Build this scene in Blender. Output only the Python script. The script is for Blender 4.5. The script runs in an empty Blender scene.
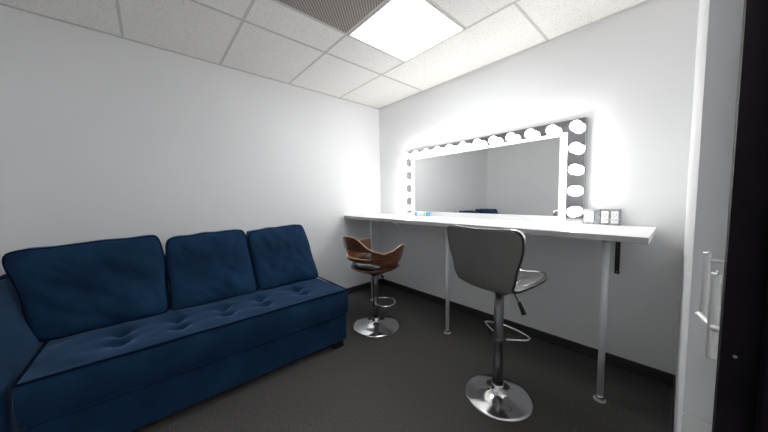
import bpy, bmesh, math, random
from mathutils import Vector, Matrix, noise
PI = math.pi
random.seed(4)
SC = bpy.context.scene
COL = SC.collection

# ------------------------------------------------------------------ camera
cam_d = bpy.data.cameras.new('camera'); cam = bpy.data.objects.new('camera', cam_d); COL.objects.link(cam)
cam_d.sensor_width = 36.0; cam_d.lens = 263.59 / 768 * 36.0; cam_d.clip_start = 0.01; cam_d.clip_end = 50
yaw, pitch, roll = -0.845, -0.0697, -0.0164
F = Vector((math.sin(yaw) * math.cos(pitch), math.cos(yaw) * math.cos(pitch), math.sin(pitch)))
R = Vector((math.cos(yaw), -math.sin(yaw), 0)); U = R.cross(F)
R2 = R * math.cos(roll) + U * math.sin(roll); U2 = -R * math.sin(roll) + U * math.cos(roll)
m = Matrix((R2, U2, -F)).transposed().to_4x4(); m.translation = Vector((2.7496, -2.3832, 1.2195))
cam.matrix_world = m
SC.camera = cam

# ------------------------------------------------------------------ light and exposure
W = bpy.data.worlds.new('world'); SC.world = W; W.use_nodes = True
W.node_tree.nodes['Background'].inputs[0].default_value = (0.75, 0.8, 0.9, 1)
W.node_tree.nodes['Background'].inputs[1].default_value = 0.3
SC.view_settings.view_transform = 'Standard'; SC.view_settings.look = 'None'
SC.view_settings.exposure = 1.12; SC.view_settings.gamma = 1.0
SC.view_settings.use_curve_mapping = False
BULB = 8.6        # emission of each vanity bulb
PANEL = 4.6
HALL_FILL = 7.0        # emission of an added, unseen fill panel beyond the open doorway       # emission of the ceiling light diffuser
SC.cycles.max_bounces = 14; SC.cycles.diffuse_bounces = 10
SC.cycles.use_denoising = True
SC.cycles.sample_clamp_indirect = 12.0

# ------------------------------------------------------------------ materials
def mat(name, col, rough=0.6, metal=0.0, emit=None, es=0.0, coat=0.0, sheen=0.0, spec=0.5):
    M = bpy.data.materials.new(name); M.use_nodes = True
    b = M.node_tree.nodes['Principled BSDF']
    b.inputs['Base Color'].default_value = (*col, 1); b.inputs['Roughness'].default_value = rough
    b.inputs['Metallic'].default_value = metal; b.inputs['Coat Weight'].default_value = coat
    b.inputs['Sheen Weight'].default_value = sheen; b.inputs['Specular IOR Level'].default_value = spec
    if emit:
        b.inputs['Emission Color'].default_value = (*emit, 1); b.inputs['Emission Strength'].default_value = es
    return M

def noisy(M, c1, c2, scale, detail=4, bump=0.0, bscale=None, stretch=(1, 1, 1), lo=0.35, hi=0.65, dist=0.002, rough=None):
    nt = M.node_tree; b = nt.nodes['Principled BSDF']
    tc = nt.nodes.new('ShaderNodeTexCoord'); mp = nt.nodes.new('ShaderNodeMapping')
    mp.inputs['Scale'].default_value = stretch
    nt.links.new(tc.outputs['Object'], mp.inputs[0])
    n = nt.nodes.new('ShaderNodeTexNoise'); n.inputs['Scale'].default_value = scale; n.inputs['Detail'].default_value = detail
    nt.links.new(mp.outputs[0], n.inputs['Vector'])
    r = nt.nodes.new('ShaderNodeValToRGB')
    r.color_ramp.elements[0].position = lo; r.color_ramp.elements[0].color = (*c1, 1)
    r.color_ramp.elements[1].position = hi; r.color_ramp.elements[1].color = (*c2, 1)
    nt.links.new(n.outputs['Fac'], r.inputs[0]); nt.links.new(r.outputs[0], b.inputs['Base Color'])
    if bump:
        n2 = nt.nodes.new('ShaderNodeTexNoise'); n2.inputs['Scale'].default_value = bscale or scale; n2.inputs['Detail'].default_value = 3
        nt.links.new(mp.outputs[0], n2.inputs['Vector'])
        bp = nt.nodes.new('ShaderNodeBump'); bp.inputs['Strength'].default_value = bump; bp.inputs['Distance'].default_value = dist
        nt.links.new(n2.outputs['Fac'], bp.inputs['Height']); nt.links.new(bp.outputs[0], b.inputs['Normal'])
    return M

M_wall = noisy(mat('wall_paint', (.8, .8, .8), .55), (.83, .835, .84), (.85, .855, .86), 1.2, 2, .08, 180)
M_carpet = noisy(mat('carpet', (.05, .05, .05), .95, spec=.1), (.040, .0385, .0375), (.150, .142, .135), 150, 6, .9, 260, dist=.005, lo=.3, hi=.7)
M_tile = noisy(mat('ceiling_tile', (.8, .78, .75), .9, spec=.2), (.70, .675, .64), (.88, .86, .83), 90, 5, .4, 110, lo=.34, hi=.44, dist=.003)
M_grid = mat('grid_metal', (.60, .58, .55), .5)
M_base = mat('baseboard_vinyl', (.042, .039, .041), .45)
M_toe = mat('baseboard_toe', (.085, .08, .08), .4)
M_white = mat('white_laminate', (.82, .82, .82), .35)
noisy(M_white, (.80, .80, .80), (.86, .86, .86), 3, 3, stretch=(1, 14, 1))
M_edge = mat('laminate_edge', (.42, .41, .42), .5)
M_leg = mat('leg_paint', (.76, .77, .79), .35)
M_pull = mat('satin_metal', (.85, .85, .84), .42, .6)
M_chrome = mat('chrome', (.78, .78, .79), .13, 1.0)
M_chrome_b = noisy(mat('brushed_chrome', (.6, .6, .6), .24, 1.0), (.50, .50, .51), (.75, .75, .76), 14, 3)
M_strip = noisy(mat('vanity_strip_metal', (.5, .5, .52), .09, 1.0), (.52, .52, .55), (.64, .64, .67), 9, 3)
M_glass = mat('mirror_silver', (.97, .98, .975), .012, 1.0)
M_bulb = mat('bulb_glow', (1, 1, 1), .3, emit=(1.0, .985, .97), es=BULB)
M_panel = mat('diffuser_glow', (.9, .9, .9), .3, emit=(.93, .97, 1.0), es=PANEL)
M_hall_fill = mat('hall_fill_glow', (.9, .9, .9), .3, emit=(.97, .98, 1.0), es=HALL_FILL)
M_black = mat('black_plastic', (.012, .012, .013), .35)
M_dark = mat('dark_metal', (.22, .22, .23), .3, 1.0)
M_jamb = noisy(mat('black_door_paint', (.006, .003, .006), .6, spec=.12), (.0035, .002, .004), (.008, .005, .008), 30, 3)
M_gloss = noisy(mat('closet_white', (.75, .77, .8), .18, coat=.3), (.86, .87, .89), (.90, .905, .92), 2, 2)
M_steel = noisy(mat('galvanised_steel', (.6, .6, .6), .55, .6), (.22, .23, .24), (.42, .43, .44), 40, 4)
M_vent = mat('vent_brown', (.2, .17, .155), .8)
_nt = M_vent.node_tree; _tc = _nt.nodes.new('ShaderNodeTexCoord'); _wv = _nt.nodes.new('ShaderNodeTexWave')
_wv.wave_type = 'BANDS'; _wv.bands_direction = 'DIAGONAL'; _wv.inputs['Scale'].default_value = 26; _wv.inputs['Distortion'].default_value = .6
_wv.inputs['Detail'].default_value = 2; _wv.inputs['Detail Scale'].default_value = 3
_rp = _nt.nodes.new('ShaderNodeValToRGB'); _rp.color_ramp.elements[0].color = (.20, .172, .16, 1); _rp.color_ramp.elements[1].color = (.44, .39, .365, 1)
_mp = _nt.nodes.new('ShaderNodeMapping'); _mp.inputs['Rotation'].default_value = (0, 0, 0)
_nt.links.new(_tc.outputs['Object'], _mp.inputs[0]); _nt.links.new(_mp.outputs[0], _wv.inputs['Vector'])
_nt.links.new(_wv.outputs['Fac'], _rp.inputs[0]); _nt.links.new(_rp.outputs[0], _nt.nodes['Principled BSDF'].inputs['Base Color'])
M_foot = mat('foot_pad', (.55, .5, .42), .6)
M_grey = noisy(mat('grey_vinyl', (.1, .1, .1), .42), (.150, .149, .140), (.165, .164, .154), 6, 2, .08, 300)
M_cush = mat('black_leather', (.02, .02, .022), .25, coat=.3)
M_plate = mat('outlet_plastic', (.85, .85, .85), .3)
M_slot = mat('outlet_slot', (.03, .03, .03), .5)
M_blue = mat('packet_blue', (.18, .42, .80), .4)
M_green = mat('packet_green', (.45, .75, .12), .4)
M_pale = mat('packet_pale', (.75, .84, .93), .4)
M_ply = noisy(mat('plywood_edge', (.5, .3, .18), .35), (.42, .24, .14), (.62, .42, .28), 20, 3)

def velvet(name, c1, c2):
    M = mat(name, c1, .8, sheen=.55, spec=.1)
    b = M.node_tree.nodes['Principled BSDF']
    b.inputs['Sheen Tint'].default_value = (.35, .52, .85, 1); b.inputs['Sheen Roughness'].default_value = .35
    return noisy(M, c1, c2, 4.5, 6, .25, 7, lo=.3, hi=.72, dist=.012)
M_vel = velvet('navy_velvet', (.0042, .018, .048), (.0105, .041, .096))
M_pipe = mat('navy_piping', (.003, .010, .026), .95, spec=.05)
M_vdark = mat('sofa_foot_wood', (.006, .005, .005), .4)

def wood():
    M = mat('walnut_veneer', (.2, .08, .03), .32, coat=.35)
    nt = M.node_tree; b = nt.nodes['Principled BSDF']
    tc = nt.nodes.new('ShaderNodeTexCoord'); mp = nt.nodes.new('ShaderNodeMapping'); mp.inputs['Scale'].default_value = (1, 1, 7)
    n = nt.nodes.new('ShaderNodeTexNoise'); n.inputs['Scale'].default_value = 9; n.inputs['Detail'].default_value = 7; n.inputs['Distortion'].default_value = .6
    r = nt.nodes.new('ShaderNodeValToRGB')
    r.color_ramp.elements[0].position = .32; r.color_ramp.elements[0].color = (.035, .012, .006, 1)
    r.color_ramp.elements[1].position = .70; r.color_ramp.elements[1].color = (.23, .085, .034, 1)
    nt.links.new(tc.outputs['Object'], mp.inputs[0]); nt.links.new(mp.outputs[0], n.inputs['Vector'])
    nt.links.new(n.outputs['Fac'], r.inputs[0]); nt.links.new(r.outputs[0], b.inputs['Base Color'])
    return M
M_wood = wood()

# ------------------------------------------------------------------ helpers
def obj(name, bm, mats, parent=None, smooth=False, loc=None):
    me = bpy.data.meshes.new(name)
    bmesh.ops.recalc_face_normals(bm, faces=bm.faces[:])
    bm.to_mesh(me); bm.free()
    o = bpy.data.objects.new(name, me); COL.objects.link(o)
    for q in (mats if isinstance(mats, (list, tuple)) else [mats]): me.materials.append(q)
    if smooth:
        for p in me.polygons: p.use_smooth = True
    if parent: o.parent = parent
    if loc: o.location = loc
    return o

def thing(name, label, cat, loc=(0, 0, 0), rz=0, group=None):
    o = bpy.data.objects.new(name, None); COL.objects.link(o); o.location = loc; o.rotation_euler.z = rz
    o.empty_display_size = .05
    o['label'] = label; o['category'] = cat
    if group: o['group'] = group
    return o

def tag(o, label, cat, group=None):
    o['label'] = label; o['category'] = cat
    if group: o['group'] = group
    return o

def struct(name, bm, mats, parent=None):
    o = obj(name, bm, mats, parent); o['kind'] = 'structure'
    return o

def box(bm, x0, x1, y0, y1, z0, z1, bev=0.0, mi=0, seg=2):
    t = bmesh.new()
    bmesh.ops.create_cube(t, size=1)
    for v in t.verts:
        v.co = Vector(((x0 + x1) / 2 + v.co.x * (x1 - x0), (y0 + y1) / 2 + v.co.y * (y1 - y0), (z0 + z1) / 2 + v.co.z * (z1 - z0)))
    if bev: bmesh.ops.bevel(t, geom=t.edges[:] + t.verts[:], offset=bev, segments=seg, profile=.5, affect='EDGES')
    for f in t.faces: f.material_index = mi
    me = bpy.data.meshes.new('tmp'); t.to_mesh(me); t.free(); bm.from_mesh(me); bpy.data.meshes.remove(me)
    return bm

def B(*a, **k): return box(bmesh.new(), *a, **k)

def lathe(bm, prof, c=(0, 0, 0), seg=40, axis='z', mi=0, cap=True):
    rings = []
    for r, h in prof:
        ring = []
        for i in range(seg):
            a = 2 * PI * i / seg
            p = Vector((r * math.cos(a), r * math.sin(a), h))
            if axis == 'y': p = Vector((p.x, -h, p.y))      # grows towards -y
            ring.append(bm.verts.new(p + Vector(c)))
        rings.append(ring)
    for a, b in zip(rings, rings[1:]):
        for i in range(seg):
            f = bm.faces.new((a[i], a[(i + 1) % seg], b[(i + 1) % seg], b[i])); f.material_index = mi; f.smooth = True
    if cap:
        for rg, rad in ((rings[0], prof[0][0]), (rings[-1], prof[-1][0])):
            f = bm.faces.new(rg); f.material_index = mi
    return bm

def tube(bm, pts, r, seg=10, closed=False, mi=0):
    pts = [Vector(p) for p in pts]; n = len(pts); rings = []; up = None
    for i, p in enumerate(pts):
        if closed: d = pts[(i + 1) % n] - pts[i - 1]
        else: d = pts[min(i + 1, n - 1)] - pts[max(i - 1, 0)]
        d.normalize()
        if up is None:
            up = d.orthogonal().normalized()
        up = (up - d * up.dot(d)).normalized(); s = d.cross(up)
        rr = r(i / max(1, n - 1)) if callable(r) else r
        rings.append([bm.verts.new(p + (up * math.cos(2 * PI * k / seg) + s * math.sin(2 * PI * k / seg)) * rr) for k in range(seg)])
    prs = list(zip(rings, rings[1:]))
    if closed:
        # line up the last ring with the first
        a, b = rings[-1], rings[0]
        off = min(range(seg), key=lambda o: (a[0].co - b[o].co).length)
        for k in range(seg):
            f = bm.faces.new((a[k], a[(k + 1) % seg], b[(k + 1 + off) % seg], b[(k + off) % seg])); f.smooth = True; f.material_index = mi
    for a, b in prs:
        for k in range(seg):
            f = bm.faces.new((a[k], a[(k + 1) % seg], b[(k + 1) % seg], b[k])); f.smooth = True; f.material_index = mi
    if not closed:
        bm.faces.new(rings[0]); bm.faces.new(rings[-1][::-1])
    return bm

def smoothpts(ctrl, n=6, closed=False):
    P = [Vector(c) for c in ctrl]; out = []; N = len(P)
    rng = range(N) if closed else range(N - 1)
    for i in rng:
        if closed: p0, p1, p2, p3 = P[i - 1], P[i], P[(i + 1) % N], P[(i + 2) % N]
        else: p0, p1, p2, p3 = P[max(i - 1, 0)], P[i], P[i + 1], P[min(i + 2, N - 1)]
        for k in range(n):
            t = k / n
            out.append(.5 * ((2 * p1) + (-p0 + p2) * t + (2 * p0 - 5 * p1 + 4 * p2 - p3) * t * t + (-p0 + 3 * p1 - 3 * p2 + p3) * t ** 3))
    if not closed: out.append(P[-1].copy())
    return out

def mod_sub(o, lv=1):
    s = o.modifiers.new('sub', 'SUBSURF'); s.levels = lv; s.render_levels = lv
def mod_solid(o, th, off=0, rim=None):
    s = o.modifiers.new('solid', 'SOLIDIFY'); s.thickness = th; s.offset = off
    if rim is not None: s.material_offset_rim = rim

# ------------------------------------------------------------------ the setting
XR = 2.772; YB = -3.12; HC = 2.409; HX = 4.1
struct('floor', B(-.15, HX, YB - .15, .15, -.1, 0), M_carpet)
struct('wall_left', B(-.12, 0, YB - .12, .12, 0, HC), M_wall)
struct('wall_mirror_side', B(0, HX, 0, .12, 0, HC), M_wall)
struct('wall_back', B(0, HX, YB - .12, YB, 0, HC), M_wall)
bm = B(XR, XR + .12, -1.50, 0, 0, HC); box(bm, XR, XR + .12, YB, -3.02, 0, HC); box(bm, XR, XR + .12, -3.02, -2.045, 2.16, HC)
box(bm, XR, XR + .12, -2.028, -1.5, 2.36, HC)
struct('wall_right', bm, M_wall)
struct('wall_hallway', B(HX, HX + .1, YB - .12, .12, 0, HC), M_wall)
# ceiling with its T-bar grid
ceil = struct('ceiling', B(-.12, HX, YB - .12, .12, HC, HC + .1), M_tile)
bm = bmesh.new()
L1, L2, L3, L4 = .769, 1.083, 1.685, 2.016
ya = [-.627, -1.237, -1.847, -2.457]
g = .008; zt = HC - .002
for y in ya: box(bm, 0, XR, y - g, y + g, zt, HC + .003)
box(bm, L1 - g, L1 + g, YB, 0, zt - .001, HC + .003)
box(bm, L2 - g, L2 + g, -1.847, -.627, zt - .001, HC + .003)
box(bm, L3 - g, L3 + g, -1.847, -.627, zt - .001, HC + .003)
box(bm, L4 - g, L4 + g, -.627, 0, zt - .001, HC + .003)
box(bm, L4 - g, L4 + g, YB, -1.847, zt - .001, HC + .003)
box(bm, 0, .018, YB, 0, zt - .001, HC + .003); box(bm, .018, XR, -.018, 0, zt - .001, HC + .003)
gr = obj('ceiling_grid', bm, M_grid, ceil); gr['kind'] = 'structure'
# baseboards
def baseboard(name, x0, x1, y0, y1, toe):
    o = struct(name, B(x0, x1, y0, y1, 0, .088), M_base)
    t = obj('baseboard_toe', B(*toe, 0, .007, bev=.002), M_toe, o); t['kind'] = 'structure'
baseboard('baseboard_mirror_side', 0, XR, -.008, 0, (.016, XR - .016, -.016, -.008))
baseboard('baseboard_left', 0, .008, YB, -.008, (.008, .016, YB, -.016))
baseboard('baseboard_right', XR - .008, XR, -1.5, -.008, (XR - .016, XR - .008, -1.5, -.016))
baseboard('baseboard_back', .008, XR, YB, YB + .008, (.016, XR, YB + .008, YB + .016))

# door opening the photograph is taken from
jb = struct('door_1', B(XR + .0038, XR + .14, -2.045, -2.028, 0, 2.16), M_jamb)
for nm, bb in (('door_frame', B(XR - .001, XR + .14, -3.06, -3.02, 0, 2.16)), ('door_frame', B(XR - .001, XR + .14, -3.02, -2.045, 2.11, 2.16)),
               ('door_stop', B(XR + .022, XR + .08, -2.058, -2.045, 0, 2.11, bev=.005))):
    o = obj(nm, bb, M_jamb, jb); o['kind'] = 'structure'
sp = obj('strike_plate', B(XR + .001, XR + .020, -2.047, -2.044, .93, 1.012), M_steel, jb); sp['kind'] = 'structure'
o = obj('screw', lathe(bmesh.new(), [(.0012, 0), (.0012, .001)], (XR + .011, -2.0452, 1.09), 12, 'y'), M_steel, jb); o['kind'] = 'structure'

# ------------------------------------------------------------------ closet with bar pulls
c = thing('closet', 'narrow glossy white built-in closet at far right with bar pulls and a lever', 'closet', (2.806, -1.764, 0))
bm = B(.035, .50, -.262, .262, 0.0, 2.36); obj('body', bm, M_gloss, c)
for y0, y1, yh in ((.001, .260, .16), (-.262, -.001, -.035)):
    d = obj('door', B(.012, .034, y0, y1, .02, 2.34, bev=.0008), M_gloss, c)
    bm = tube(bmesh.new(), smoothpts([(-.019, yh, .985), (-.0195, yh, 1.0), (-.0195, yh, 1.095), (-.019, yh, 1.106)], 4), .0052, 12)
    for z in (1.003, 1.092): tube(bm, [(-.0195, yh, z), (.0125, yh, z)], .003, 8)
    h = obj('handle', bm, M_pull, d)
bm = tube(bmesh.new(), smoothpts([(.013, -.045, 1.032), (-.012, -.045, 1.031), (-.020, -.030, 1.029), (-.029, .045, 1.020)], 6), .0045, 10)
obj('lever', bm, M_pull, c)
o = obj('hinge', B(-.034, .013, .2615 - .004, .2615, .655, .72), M_plate, c)

# ------------------------------------------------------------------ ceiling light and vent
t = thing('ceiling_light', 'square glowing ceiling panel light set in the tile grid', 'light', ((L2 + L3) / 2, -.932, HC))
w, h = (L3 - L2) / 2 - .004, .301
bm = B(-w, w, -h, -h + .014, -.006, .003); box(bm, -w, w, h - .014, h, -.006, .003); box(bm, -w, -w + .014, -h + .014, h - .014, -.006, .003); box(bm, w - .014, w, -h + .014, h - .014, -.006, .003)
obj('frame', bm, M_grid, t)
obj('diffuser', B(-w + .014, w - .014, -h + .014, h - .014, -.004, .002), M_panel, t)
bm = tube(bmesh.new(), smoothpts([(-.24, .02, 0), (-.19, .09, 0), (-.12, .14, 0), (-.10, .21, 0)], 6), .0035, 6)
for v in bm.verts: v.co.z = v.co.z * .3 - .0055
obj('crack', bm, M_plate, t)

th = thing('ceiling_light', 'square fill light panel added out of view in the hallway outside the doorway', 'light', (3.45, -2.5, HC))  # unseen lamp added to brighten the stool backs and sofa
obj('frame', B(-.31, .31, -.31, .31, -.006, .003), M_grid, th)
obj('diffuser', B(-.29, .29, -.29, .29, -.010, -.006), M_hall_fill, th)
t = thing('ceiling_vent', 'brown ribbed ventilation grille in the ceiling beside the panel light', 'vent', ((L2 + L3) / 2, -1.542, HC))
bm = B(-w, w, -h, -h + .016, -.008, .003); box(bm, -w, w, h - .016, h, -.008, .003); box(bm, -w, -w + .016, -h + .016, h - .016, -.008, .003); box(bm, w - .016, w, -h + .016, h - .016, -.008, .003)
obj('frame', bm, M_grid, t)
obj('backing', B(-w + .016, w - .016, -h + .016, h - .016, -.002, .001), M_black, t)
obj('perforated_sheet', B(-w + .016, w - .016, -h + .016, h - .016, -.007, -.003), M_vent, t)

# ------------------------------------------------------------------ counter
ZT = 1.006
c = thing('counter', 'long white wall-hung makeup counter on slim white legs', 'counter', (0, 0, 0))
bm = B(.003, 2.655, -.602, -.001, ZT - .032, ZT, bev=.0015)
for f in bm.faces:
    if f.calc_center_median().y < -.6: f.material_index = 1
obj('worktop', bm, [M_white, M_edge], c)
for x in (.347, 1.408, 2.478):
    lg = obj('leg', lathe(bmesh.new(), [(.0165, .022), (.0165, ZT - .034)], (x, -.455, 0), 24), M_leg, c)
    bm = B(x - .03, x + .03, -.485, -.425, ZT - .036, ZT - .0325, bev=.001); lathe(bm, [(.022, ZT - .052), (.024, ZT - .036)], (x, -.455, 0), 20)
    obj('mounting_plate', bm, M_dark, lg)
    bm = lathe(bmesh.new(), [(.022, .012), (.021, .03), (.018, .034)], (x, -.455, 0), 20)
    obj('foot', bm, M_chrome_b, lg)
    obj('foot_pad', lathe(bmesh.new(), [(.030, 0.0), (.031, .006), (.027, .012)], (x, -.455, 0), 20), M_foot, lg)
for x in (.335, 1.046):
    bm = B(x - .012, x + .012, -.004, -.0005, .775, ZT - .033); box(bm, x - .012, x + .012, -.20, -.004, ZT - .037, ZT - .033)
    tube(bm, [(x, -.175, ZT - .037), (x, -.006, .80)], .005, 8)
    obj('bracket', bm, M_leg, c)
bm = B(2.463, 2.489, -.006, -.0005, .670, ZT - .033, bev=.001); box(bm, 2.463, 2.489, -.25, -.006, ZT - .039, ZT - .033)
b_ = obj('bracket', bm, M_black, c); b_['label'] = 'black metal bracket'
obj('screw', lathe(bmesh.new(), [(.005, 0), (.003, .002)], (2.476, -.006, .685), 12, 'y'), M_steel, b_)

# ------------------------------------------------------------------ vanity mirror
X0, X1, Z0, Z1, MD = .548, 2.284, ZT + .0005, 1.762, .055
t = thing('vanity_mirror', 'wide white framed makeup mirror ringed with glowing round bulbs above the counter', 'mirror', (0, 0, 0))
bm = B(X0, X1, -MD, -.0005, Z0, Z1, bev=.0015)
obj('backing', bm, M_strip, t)
gx0, gx1, gz0, gz1 = .680, 2.130, 1.056, 1.652
bm = bmesh.new(); fw = .046; yf = -MD - .007
box(bm, gx0 - fw, gx1 + fw, yf, -MD, gz1, gz1 + .024, bev=.001); box(bm, X0, gx0 - .0, -MD - .004, -MD, Z0 + .002, gz0 - .03, bev=.0008)
box(bm, gx0 - fw, gx0, yf, -MD, gz0, gz1, bev=.001); box(bm, gx1, gx1 + fw, yf, -MD, gz0, gz1, bev=.001)
box(bm, gx0 - fw, gx1 + fw, yf, -MD, Z0 + .0005, gz0, bev=.001)
obj('frame', bm, M_white, t)
obj('mirror_glass', B(gx0, gx1, -MD - .004, -MD + .001, gz0, gz1), M_glass, t)
pts = [(.590 + (2.236 - .590) * i / 11, 1.702) for i in range(12)]
for k in range(1, 5): pts += [(.590, 1.702 - .1520 * k), (2.236, 1.702 - .1520 * k)]
RB = .0365
for x, z in pts:
    s = obj('socket', lathe(bmesh.new(), [(.027, 0), (.027, .004), (.021, .007), (.018, .019)], (0, 0, 0), 24, 'y'), M_chrome, t, loc=(x, -MD, z))
    prof = [(.012, .014), (.013, .021)]
    for k in range(3, 19):
        a = PI * k / 18; prof.append((max(.0008, RB * math.sin(a)), .021 + RB * (math.cos(PI * 3 / 18) - math.cos(a))))
    obj('bulb', lathe(bmesh.new(), prof, (0, 0, 0), 24, 'y'), M_bulb, s)

# ------------------------------------------------------------------ outlet boxes on the counter by the mirror
t = thing('electrical_box', 'steel surface box with a single white rocker switch, beside the mirror', 'outlet', (2.332, 0, ZT))
obj('body', B(-.046, .047, -.044, -.0005, .001, .108, bev=.003), M_steel, t)
obj('cover_plate', B(-.048, .049, -.048, -.044, .001, .109, bev=.0015), M_steel, t)
obj('switch', B(-.022, .014, -.054, -.048, .018, .092, bev=.002), M_plate, t)
t = thing('electrical_box', 'steel surface box with two white double sockets, nearer the counter end', 'outlet', (2.434, 0, ZT))
obj('body', B(-.049, .050, -.044, -.0005, .001, .108, bev=.003), M_steel, t)
obj('cover_plate', B(-.051, .052, -.048, -.044, .001, .109, bev=.0015), M_steel, t)
for x in (-.026, .024):
    s = obj('socket', B(x - .019, x + .019, -.053, -.048, .014, .096, bev=.002), M_plate, t)
    bm = bmesh.new()
    for z in (.038, .074):
        for dx in (-.008, .008): box(bm, x + dx - .0016, x + dx + .0016, -.0545, -.0525, z - .004, z + .005)
        lathe(bm, [(.0028, 0), (.0028, .002)], (x, -.0525, z - .013), 10, 'y')
    obj('slot', bm, M_slot, s)

# small packet
t = thing('wipes_packet', 'small blue and green packet lying on the counter under the mirror', 'packet', (.825, -.105, ZT), .05)
bm = B(-.10, .10, -.022, .022, 0.001, .044, bev=.008, seg=3)
obj('wrapper', bm, M_pale, t)
obj('end_band', B(-.101, -.05, -.0228, .0228, .0005, .0447, bev=.008, seg=3), M_blue, t)
obj('label_band', B(.030, .060, -.0228, .0228, .0005, .0447, bev=.008, seg=3), M_green, t)
obj('end_band', B(.062, .101, -.0228, .0228, .0005, .0447, bev=.008, seg=3), M_blue, t)

# ------------------------------------------------------------------ sofa
def pad(nx, ny, nz, fn, n1=1.0):
    """subdivided box shell; fn maps (a,b,c) in [-1,1]^3 to a point"""
    bm = bmesh.new(); V = {}
    def v(i, j, k):
        key = (i, j, k)
        if key not in V: V[key] = bm.verts.new(fn(2 * i / nx - 1, 2 * j / ny - 1, 2 * k / nz - 1))
        return V[key]
    for i in range(nx):
        for j in range(ny):
            for k in (0, nz): bm.faces.new((v(i, j, k), v(i + 1, j, k), v(i + 1, j + 1, k), v(i, j + 1, k)))
    for i in range(nx):
        for k in range(nz):
            for j in (0, ny): bm.faces.new((v(i, j, k), v(i + 1, j, k), v(i + 1, j, k + 1), v(i, j, k + 1)))
    for j in range(ny):
        for k in range(nz):
            for i in (0, nx): bm.faces.new((v(i, j, k), v(i, j + 1, k), v(i, j + 1, k + 1), v(i, j, k + 1)))
    for f in bm.faces: f.smooth = True
    return bm

SX, SY = 0.0, 0.0
sofa = thing('sofa', 'navy blue velvet sofa with tufted bench seat against the left wall', 'sofa', (.5, -2.15, 0))
def S(x, y, z): return Vector((x - .5, y + 2.15, z))
YR, YL = -1.228, -2.838
bm = bmesh.new()
q = B(.13 - .5, .955 - .5, YL + 2.15, YR + .012 + 2.15, .055, .272, bev=.018, seg=4)
obj('base', q, M_vel, sofa, smooth=True)
obj('back_frame', B(.02 - .5, .12 - .5, -3.08 + 2.15, YR + 2.15, .055, .80, bev=.03, seg=4), M_vel, sofa, smooth=True)
# seat cushion with tufts
tufts = [(x, y) for y in (-2.54, -2.29, -2.04, -1.80, -1.51) for x in (.66, .80)]
def seat_fn(a, b, c_):
    a2 = math.copysign(abs(a) ** .82, a); c2 = c_
    x = .595 + .392 * a2; y = (YL + YR) / 2 + (YR - YL) / 2 * math.copysign(abs(b) ** .9, b); z = .384 + .098 * c2
    e = 1 - max(abs(a), 0) ** 10; f = 1 - abs(b) ** 24
    if c_ > .99:
        z += .008 * (1 - abs(a) ** 3) * (1 - abs(b) ** 10) - .024 * (1 - a2) / 2
        z += .0 * (1 - abs(a) ** 3) * (1 - abs(b) ** 10)
        for tx, ty in tufts:
            d2 = ((x - tx) ** 2 * 1.2 + (y - ty) ** 2) ; z -= .030 * math.exp(-d2 / .0012) + .008 * math.exp(-d2 / .012)
            z -= .012 * math.exp(-((y - ty - .1 * (x - tx)) / .012) ** 2) * math.exp(-((x - tx + .03) / .085) ** 2) + .006 * math.exp(-((x - tx) / .012) ** 2) * math.exp(-((y - ty) / .06) ** 2)
        z += .006 * noise.noise(Vector((x * 9, y * 7, 0)))
    if a > .99: x += .012 * (1 - abs(c_) ** 2) + .006 * noise.noise(Vector((0, y * 8, z * 5)))
    if abs(b) > .99: y += math.copysign(.008 * (1 - c_ * c_), b)
    return S(x, y, z)
seat = obj('seat_cushion', pad(44, 110, 6, seat_fn), M_vel, sofa, smooth=True); mod_sub(seat, 1)
def loop(z, off=0.0):
    P = []
    for i in range(41): P.append(seat_fn(1, -1 + 2 * i / 40, z))
    return P
for zc in (1,):
    P = [seat_fn(1, -1 + 2 * i / 40, .98 * zc) + Vector((0, 0, .003 * zc)) for i in range(41)]
    P = [seat_fn(-.6 + 1.6 * i / 16, -1, .98 * zc) + Vector((0, 0, .002)) for i in range(16)] + P + [seat_fn(1 - 1.6 * i / 16, 1, .98 * zc) for i in range(1, 17)]
    obj('piping', tube(bmesh.new(), P, .0055, 8), M_pipe, seat)
bm = bmesh.new()
for tx, ty in tufts: lathe(bm, [(.011, 0), (.010, .004), (.004, .007)], S(tx, ty, .462), 12)
bm.free()
# sloped armrest at the far-left end
def arm_fn(a, b, c_):
    z = .055 + (.755 - .055) * (c_ + 1) / 2
    yin = -2.862 - max(0, z - .44) * .44; yout = -3.085
    y = yin + (yout - yin) * (b + 1) / 2
    x = .5 + .475 * a
    if c_ > .99: z += .022 * (1 - b * b)
    if abs(b) > .99 and z > .4 and b < 0: y += .010 * (1 - a * a)
    if a > .99: x += .01 * (1 - b * b)
    z += .004 * noise.noise(Vector((x * 6, y * 6, z * 6)))
    return S(x, y, z)
a_ = obj('armrest', pad(20, 8, 14, arm_fn), M_vel, sofa, smooth=True); mod_sub(a_, 1)
for x in (.10, .90):
    for y in (-3.0, -1.29): obj('leg', B(x - .5 - .035, x - .5 + .045, y + 2.15 - .05, y + 2.15 + .04, 0, .06, bev=.004), M_vdark, sofa)

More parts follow.
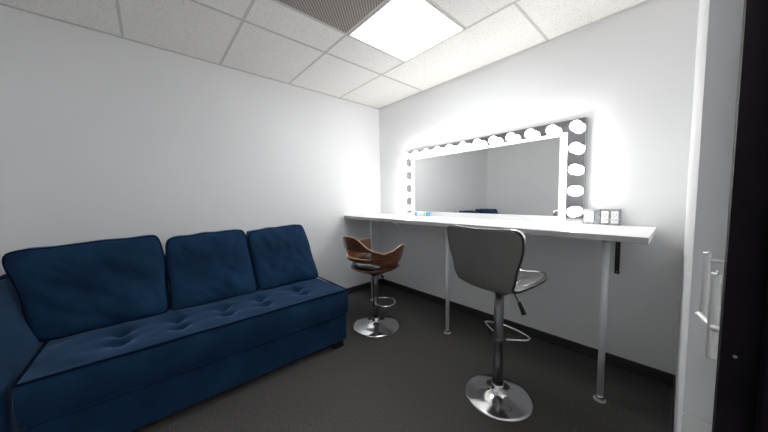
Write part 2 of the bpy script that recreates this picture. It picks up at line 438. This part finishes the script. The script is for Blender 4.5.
def back_cushion(yl_t, yr_t, yl_b, yr_b, zt_l, zt_r, label, seed):
    yc = (yl_b + yr_b) / 2
    t = thing('back_cushion', label, 'cushion', (.40, yc, .485), 0, 'sofa back cushions')
    o3 = Vector((seed * 7.3, seed * 3.1, 0))
    def P(a, b, c_):
        # a: width (-1 left .. 1 right), b: height, c: thickness (+1 front)
        n = 6.5 if b > 0 else 6.5 + 12 * min(1, -b * 2); mx = max(abs(a), abs(b))
        k = 1.0 if mx < 1e-6 else mx / ((abs(a) ** n + abs(b) ** n) ** (1 / n))
        a2, b2 = a * k, b * k
        tt = (b2 + 1) / 2
        yl = yl_b + (yl_t - yl_b) * tt; yr = yr_b + (yr_t - yr_b) * tt
        y = yl + (yr - yl) * (a2 + 1) / 2
        ztop = zt_l + (zt_r - zt_l) * (a2 + 1) / 2
        z = .474 + (ztop - .474) * tt
        z += .028 * (abs(a2) ** 6) * max(0, b) ** 3; y += .012 * math.copysign(max(0, b) ** 6 * abs(a2) ** 4, a2)
        wob = noise.noise(Vector((a * 1.6, b * 1.6, c_)) + o3)
        y += .014 * wob * abs(a) ** 3 + .002 * math.copysign(abs(a) ** 3, a) * (1 - b * b) ; z += .012 * noise.noise(Vector((a * 2.2, 3, b)) + o3) * max(0, b) ** 3
        puff = max(0., (1 - abs(a) ** 2.6)) ** .6 * max(0., (1 - abs(b) ** 2.6)) ** .6
        th = .066 + .062 * puff
        x = .432 - .240 * tt + c_ * (th if c_ > 0 else .058)
        if c_ > .9:
            x += .010 * noise.noise(Vector((a * 2.6, b * 2.2, 1)) + o3) * puff
            r1 = noise.ridged_multi_fractal(Vector((a * 1.3 + .6 * b, b * 1.1, 2)) + o3, 1.0, 2.0, 3, 1.0, 2.0)
            x -= .015 * r1 * (.3 + .7 * puff)
        return Vector((x - .40, y - yc, z - .485))
    o = obj('cover', pad(36, 30, 6, P), M_vel, t, smooth=True); mod_sub(o, 1)
    per = [(-1 + 2 * i / 24, -1) for i in range(24)] + [(1, -1 + 2 * i / 24) for i in range(24)] + [(1 - 2 * i / 24, 1) for i in range(24)] + [(-1, 1 - 2 * i / 24) for i in range(24)]
    obj('piping', tube(bmesh.new(), [P(a, b, .97) for a, b in per], .0048, 8, closed=True), M_pipe, t)
    return t
back_cushion(-3.020, -2.338, -2.870, -2.326, .946, .980, 'wide navy back cushion at the armrest end of the sofa', 1)
back_cushion(-2.314, -1.790, -2.308, -1.764, .944, .968, 'navy back cushion in the middle of the sofa', 2)
back_cushion(-1.764, -1.262, -1.746, -1.225, .936, .970, 'navy back cushion at the open sofa end nearest the stools', 3)

# ------------------------------------------------------------------ bar stools
def stool_base(t, colz, ring_pts, ringz, collar_z, br=.192):
    b = obj('base', lathe(bmesh.new(), [(br - .004, 0), (br, .003), (br, .008), (br - .012, .013), (br * .62, .026), (br * .36, .040), (.046, .056), (.036, .072), (.034, .088)], seg=64), M_chrome, t)
    c_ = obj('column', lathe(bmesh.new(), [(.0285, .086), (.0285, .44), (.0275, .443), (.0275, colz)], seg=32), M_dark, t)
    obj('collar', lathe(bmesh.new(), [(.0315, .084), (.0315, .112), (.0288, .114)], seg=32), M_black, c_)
    f = obj('footrest', tube(bmesh.new(), ring_pts, .0065, 10), M_chrome, t)
    obj('clamp', lathe(bmesh.new(), [(.0285, ringz - .016), (.0300, ringz - .015), (.0300, ringz + .015), (.0285, ringz + .016)], seg=28), M_dark, f)

# grey padded stool
gs = thing('bar_stool', 'grey vinyl bar stool with chrome trim and swivel pedestal, nearest the camera', 'stool', (2.055, -.865, 0), -.06, 'bar stools at the counter')
rp = smoothpts([(.0, .024, .36), (-.071, .066, .36), (-.155, .125, .36), (-.163, .155, .36), (-.11, .188, .36), (.0, .190, .36), (.095, .165, .36), (.118, .13, .36), (.10, .095, .36), (.03, .028, .36)], 6)
stool_base(gs, .690, rp, .36, .43)
prof = [  # (y, z, half width, edge lift along normal)
    (.195, .745, .120, .018), (.185, .738, .165, .028), (.150, .725, .200, .042), (.08, .712, .216, .052), (.0, .706, .212, .050), (-.08, .706, .192, .038),
    (-.135, .710, .168, .024), (-.172, .732, .158, .018), (-.191, .780, .176, .022), (-.203, .840, .186, .030), (-.213, .900, .206, .036), (-.221, .960, .217, .040), (-.228, 1.005, .217, .040), (-.232, 1.028, .210, .037), (-.234, 1.040, .196, .032), (-.235, 1.046, .165, .024)]
NP = len(prof); NU = 20
Pc = smoothpts([(p[0], p[1], 0) for p in prof], 3); Wc = smoothpts([(p[2], p[3], 0) for p in prof], 3)
def gpt(i, u):
    d = (Pc[min(i + 1, len(Pc) - 1)] - Pc[max(i - 1, 0)]).normalized()
    nrm = Vector((-d.y, d.x))          # (y, z) plane, towards the sitter
    if nrm.x < 0 and Pc[i].y > .8: nrm = -nrm
    n_ = Vector((d.y, -d.x))           # profile runs backwards then up: this points up / forward
    l = Wc[i].y * abs(u) ** 2.2
    return Vector((Wc[i].x * u, Pc[i].x + n_.x * l, Pc[i].y + n_.y * l))
bm = bmesh.new(); G = [[bm.verts.new(gpt(i, -1 + 2 * k / NU)) for k in range(NU + 1)] for i in range(len(Pc))]
for i in range(len(Pc) - 1):
    for k in range(NU): bm.faces.new((G[i][k], G[i][k + 1], G[i + 1][k + 1], G[i + 1][k])).smooth = True
sh = obj('seat_shell', bm, M_grey, gs, smooth=True); mod_solid(sh, .030, 0); mod_sub(sh, 1)
per = [gpt(i, 1) for i in range(len(Pc))] + [gpt(len(Pc) - 1, 1 - 2 * k / 12) for k in range(1, 12)] + [gpt(i, -1) for i in range(len(Pc) - 1, -1, -1)] + [gpt(0, -1 + 2 * k / 12) for k in range(1, 12)]
cen = Vector((0, 0, .8))
def outw(P, d):
    out = []
    for p in P:
        out.append(p + d)
    return out
def ribbon(P, w, th, off):
    """flat band following the rim"""
    n = len(P); bm = bmesh.new(); rings = []
    for i in range(n):
        d = (P[(i + 1) % n] - P[i - 1]).normalized()
        side = N_per[i]; o_ = d.cross(side).normalized()
        c0 = P[i] + o_ * 0 + side * off
        rings.append([bm.verts.new(c0 + side * sx * w / 2 + o_ * sy * th / 2) for sx, sy in ((-1, -1), (1, -1), (1, 1), (-1, 1))])
    for i in range(n):
        a, b = rings[i], rings[(i + 1) % n]
        for k in range(4): bm.faces.new((a[k], a[(k + 1) % 4], b[(k + 1) % 4], b[k])).smooth = False
    return bm
idx = list(range(len(Pc))) + [len(Pc) - 1] * 11 + list(range(len(Pc) - 1, -1, -1)) + [0] * 11
N_per = []
for i in idx:
    d = (Pc[min(i + 1, len(Pc) - 1)] - Pc[max(i - 1, 0)]).normalized(); N_per.append(Vector((0, d.y, -d.x)))
obj('chrome_trim', ribbon(per, .016, .008, .006), M_chrome, sh)
obj('piping', tube(bmesh.new(), [p + n_ * -.008 for p, n_ in zip(per, N_per)], .0065, 8, closed=True), M_black, sh)
bm = B(-.085, .085, -.085, .085, .672, .692, bev=.004); obj('mounting_plate', bm, M_dark, gs)
lv = obj('lever', tube(bmesh.new(), [(.03, .0, .680), (.085, .0, .672), (.125, -.015, .625), (.135, -.018, .612)], .0045, 8), M_dark, gs)
obj('grip', tube(bmesh.new(), [(.123, -.014, .628), (.140, -.020, .603), (.158, -.026, .572)], lambda s: .010 + .003 * s, 10), M_black, lv)

# bentwood stool
ws = thing('bar_stool', 'brown bentwood bar stool with slotted curved back and black seat, behind the sofa end', 'stool', (.862, -.830, 0), 0, 'bar stools at the counter')
rp = smoothpts([(.018, .024, .27), (.07, .090, .27), (.15, .095, .27), (.215, .04, .27), (.23, -.03, .27), (.185, -.085, .27), (.10, -.085, .27), (.018, -.022, .27)], 6)
stool_base(ws, .530, rp, .27, .40, .222)
def interp(tab, x):
    for (a, va), (b, vb) in zip(tab, tab[1:]):
        if x <= b:
            s = (x - a) / (b - a); s = s * s * (3 - 2 * s); return va + (vb - va) * s
    return tab[-1][1]
TOP = [(0, .895), (12, .892), (50, .772), (66, .748), (80, .760), (104, .803), (117, .806), (121, .792)]
BOT = [(0, .664), (40, .658), (56, .640), (74, .560), (90, .575), (110, .640), (119, .680), (121, .700)]
RAD = [(0, .268), (60, .275), (90, .272), (136, .272)]
bm = bmesh.new(); NA, NT = 68, 14; grid = []
for i in range(NA + 1):
    ph = -121 + 242 * i / NA; A = abs(ph); zt_, zb_ = interp(TOP, A), interp(BOT, A); col = []
    # rows stop exactly at the slot's edges
    sl, sh_ = .700, .762
    zs = [zb_ + (sl - zb_) * k / 3 for k in range(4)] + [sl + (sh_ - sl) * k / 3 for k in range(1, 4)] + [sh_ + (zt_ - sh_) * k / 6 for k in range(1, 7)] if A < 50 else None
    if zs is None: zs = [zb_ + (zt_ - zb_) * k / 12 for k in range(13)]
    for z in zs:
        r = interp(RAD, A) + (z - .76) * .22
        if z < .66: r -= (.66 - z) * .55
        a = math.radians(ph); col.append(bm.verts.new((r * math.sin(a), -r * math.cos(a), z)))
    grid.append(col)
for i in range(NA):
    mid = abs(-121 + 242 * (i + .5) / NA)
    for k in range(12):
        if mid < 41 and 3 <= k < 6: continue
        if 37 < mid < 41 and k in (3, 5): continue
        bm.faces.new((grid[i][k], grid[i + 1][k], grid[i + 1][k + 1], grid[i][k + 1]))
sh = obj('backrest', bm, [M_wood, M_ply], ws, smooth=True); mod_solid(sh, .013, 0, rim=1); mod_sub(sh, 1)
# wooden seat pan joined to the arms
bm = bmesh.new(); rings = []
for k in range(11):
    s = k / 10; ring = []
    for i in range(48):
        a = 2 * PI * i / 48; side = abs(math.sin(a)) ** 4
        r = s * (.225 + .006 * side); z = .532 + .052 * s ** 2.5 + .012 * side * s ** 4
        ring.append(bm.verts.new((r * math.sin(a), -r * math.cos(a), z)))
    rings.append(ring)
for a, b in zip(rings[1:], rings[2:]):
    for i in range(48): bm.faces.new((a[i], a[(i + 1) % 48], b[(i + 1) % 48], b[i]))
for v in rings[0]: bm.verts.remove(v)
bm.faces.new(rings[1])
sp_ = obj('seat_pan', bm, M_wood, ws, smooth=True); mod_solid(sp_, .010, 0)
bm = lathe(bmesh.new(), [(.02, .541), (.14, .560), (.200, .585), (.214, .600), (.214, .618), (.196, .632), (.10, .628), (.02, .624)], seg=48)
obj('seat_cushion', bm, M_cush, ws)
obj('mounting_plate', B(-.07, .07, -.07, .07, .512, .526, bev=.003), M_black, ws)
lv = obj('lever', tube(bmesh.new(), [(.03, .0, .522), (.10, -.01, .512)], .004, 8), M_dark, ws)
obj('grip', tube(bmesh.new(), [(.095, -.01, .513), (.135, -.015, .502)], .009, 10), M_black, lv)
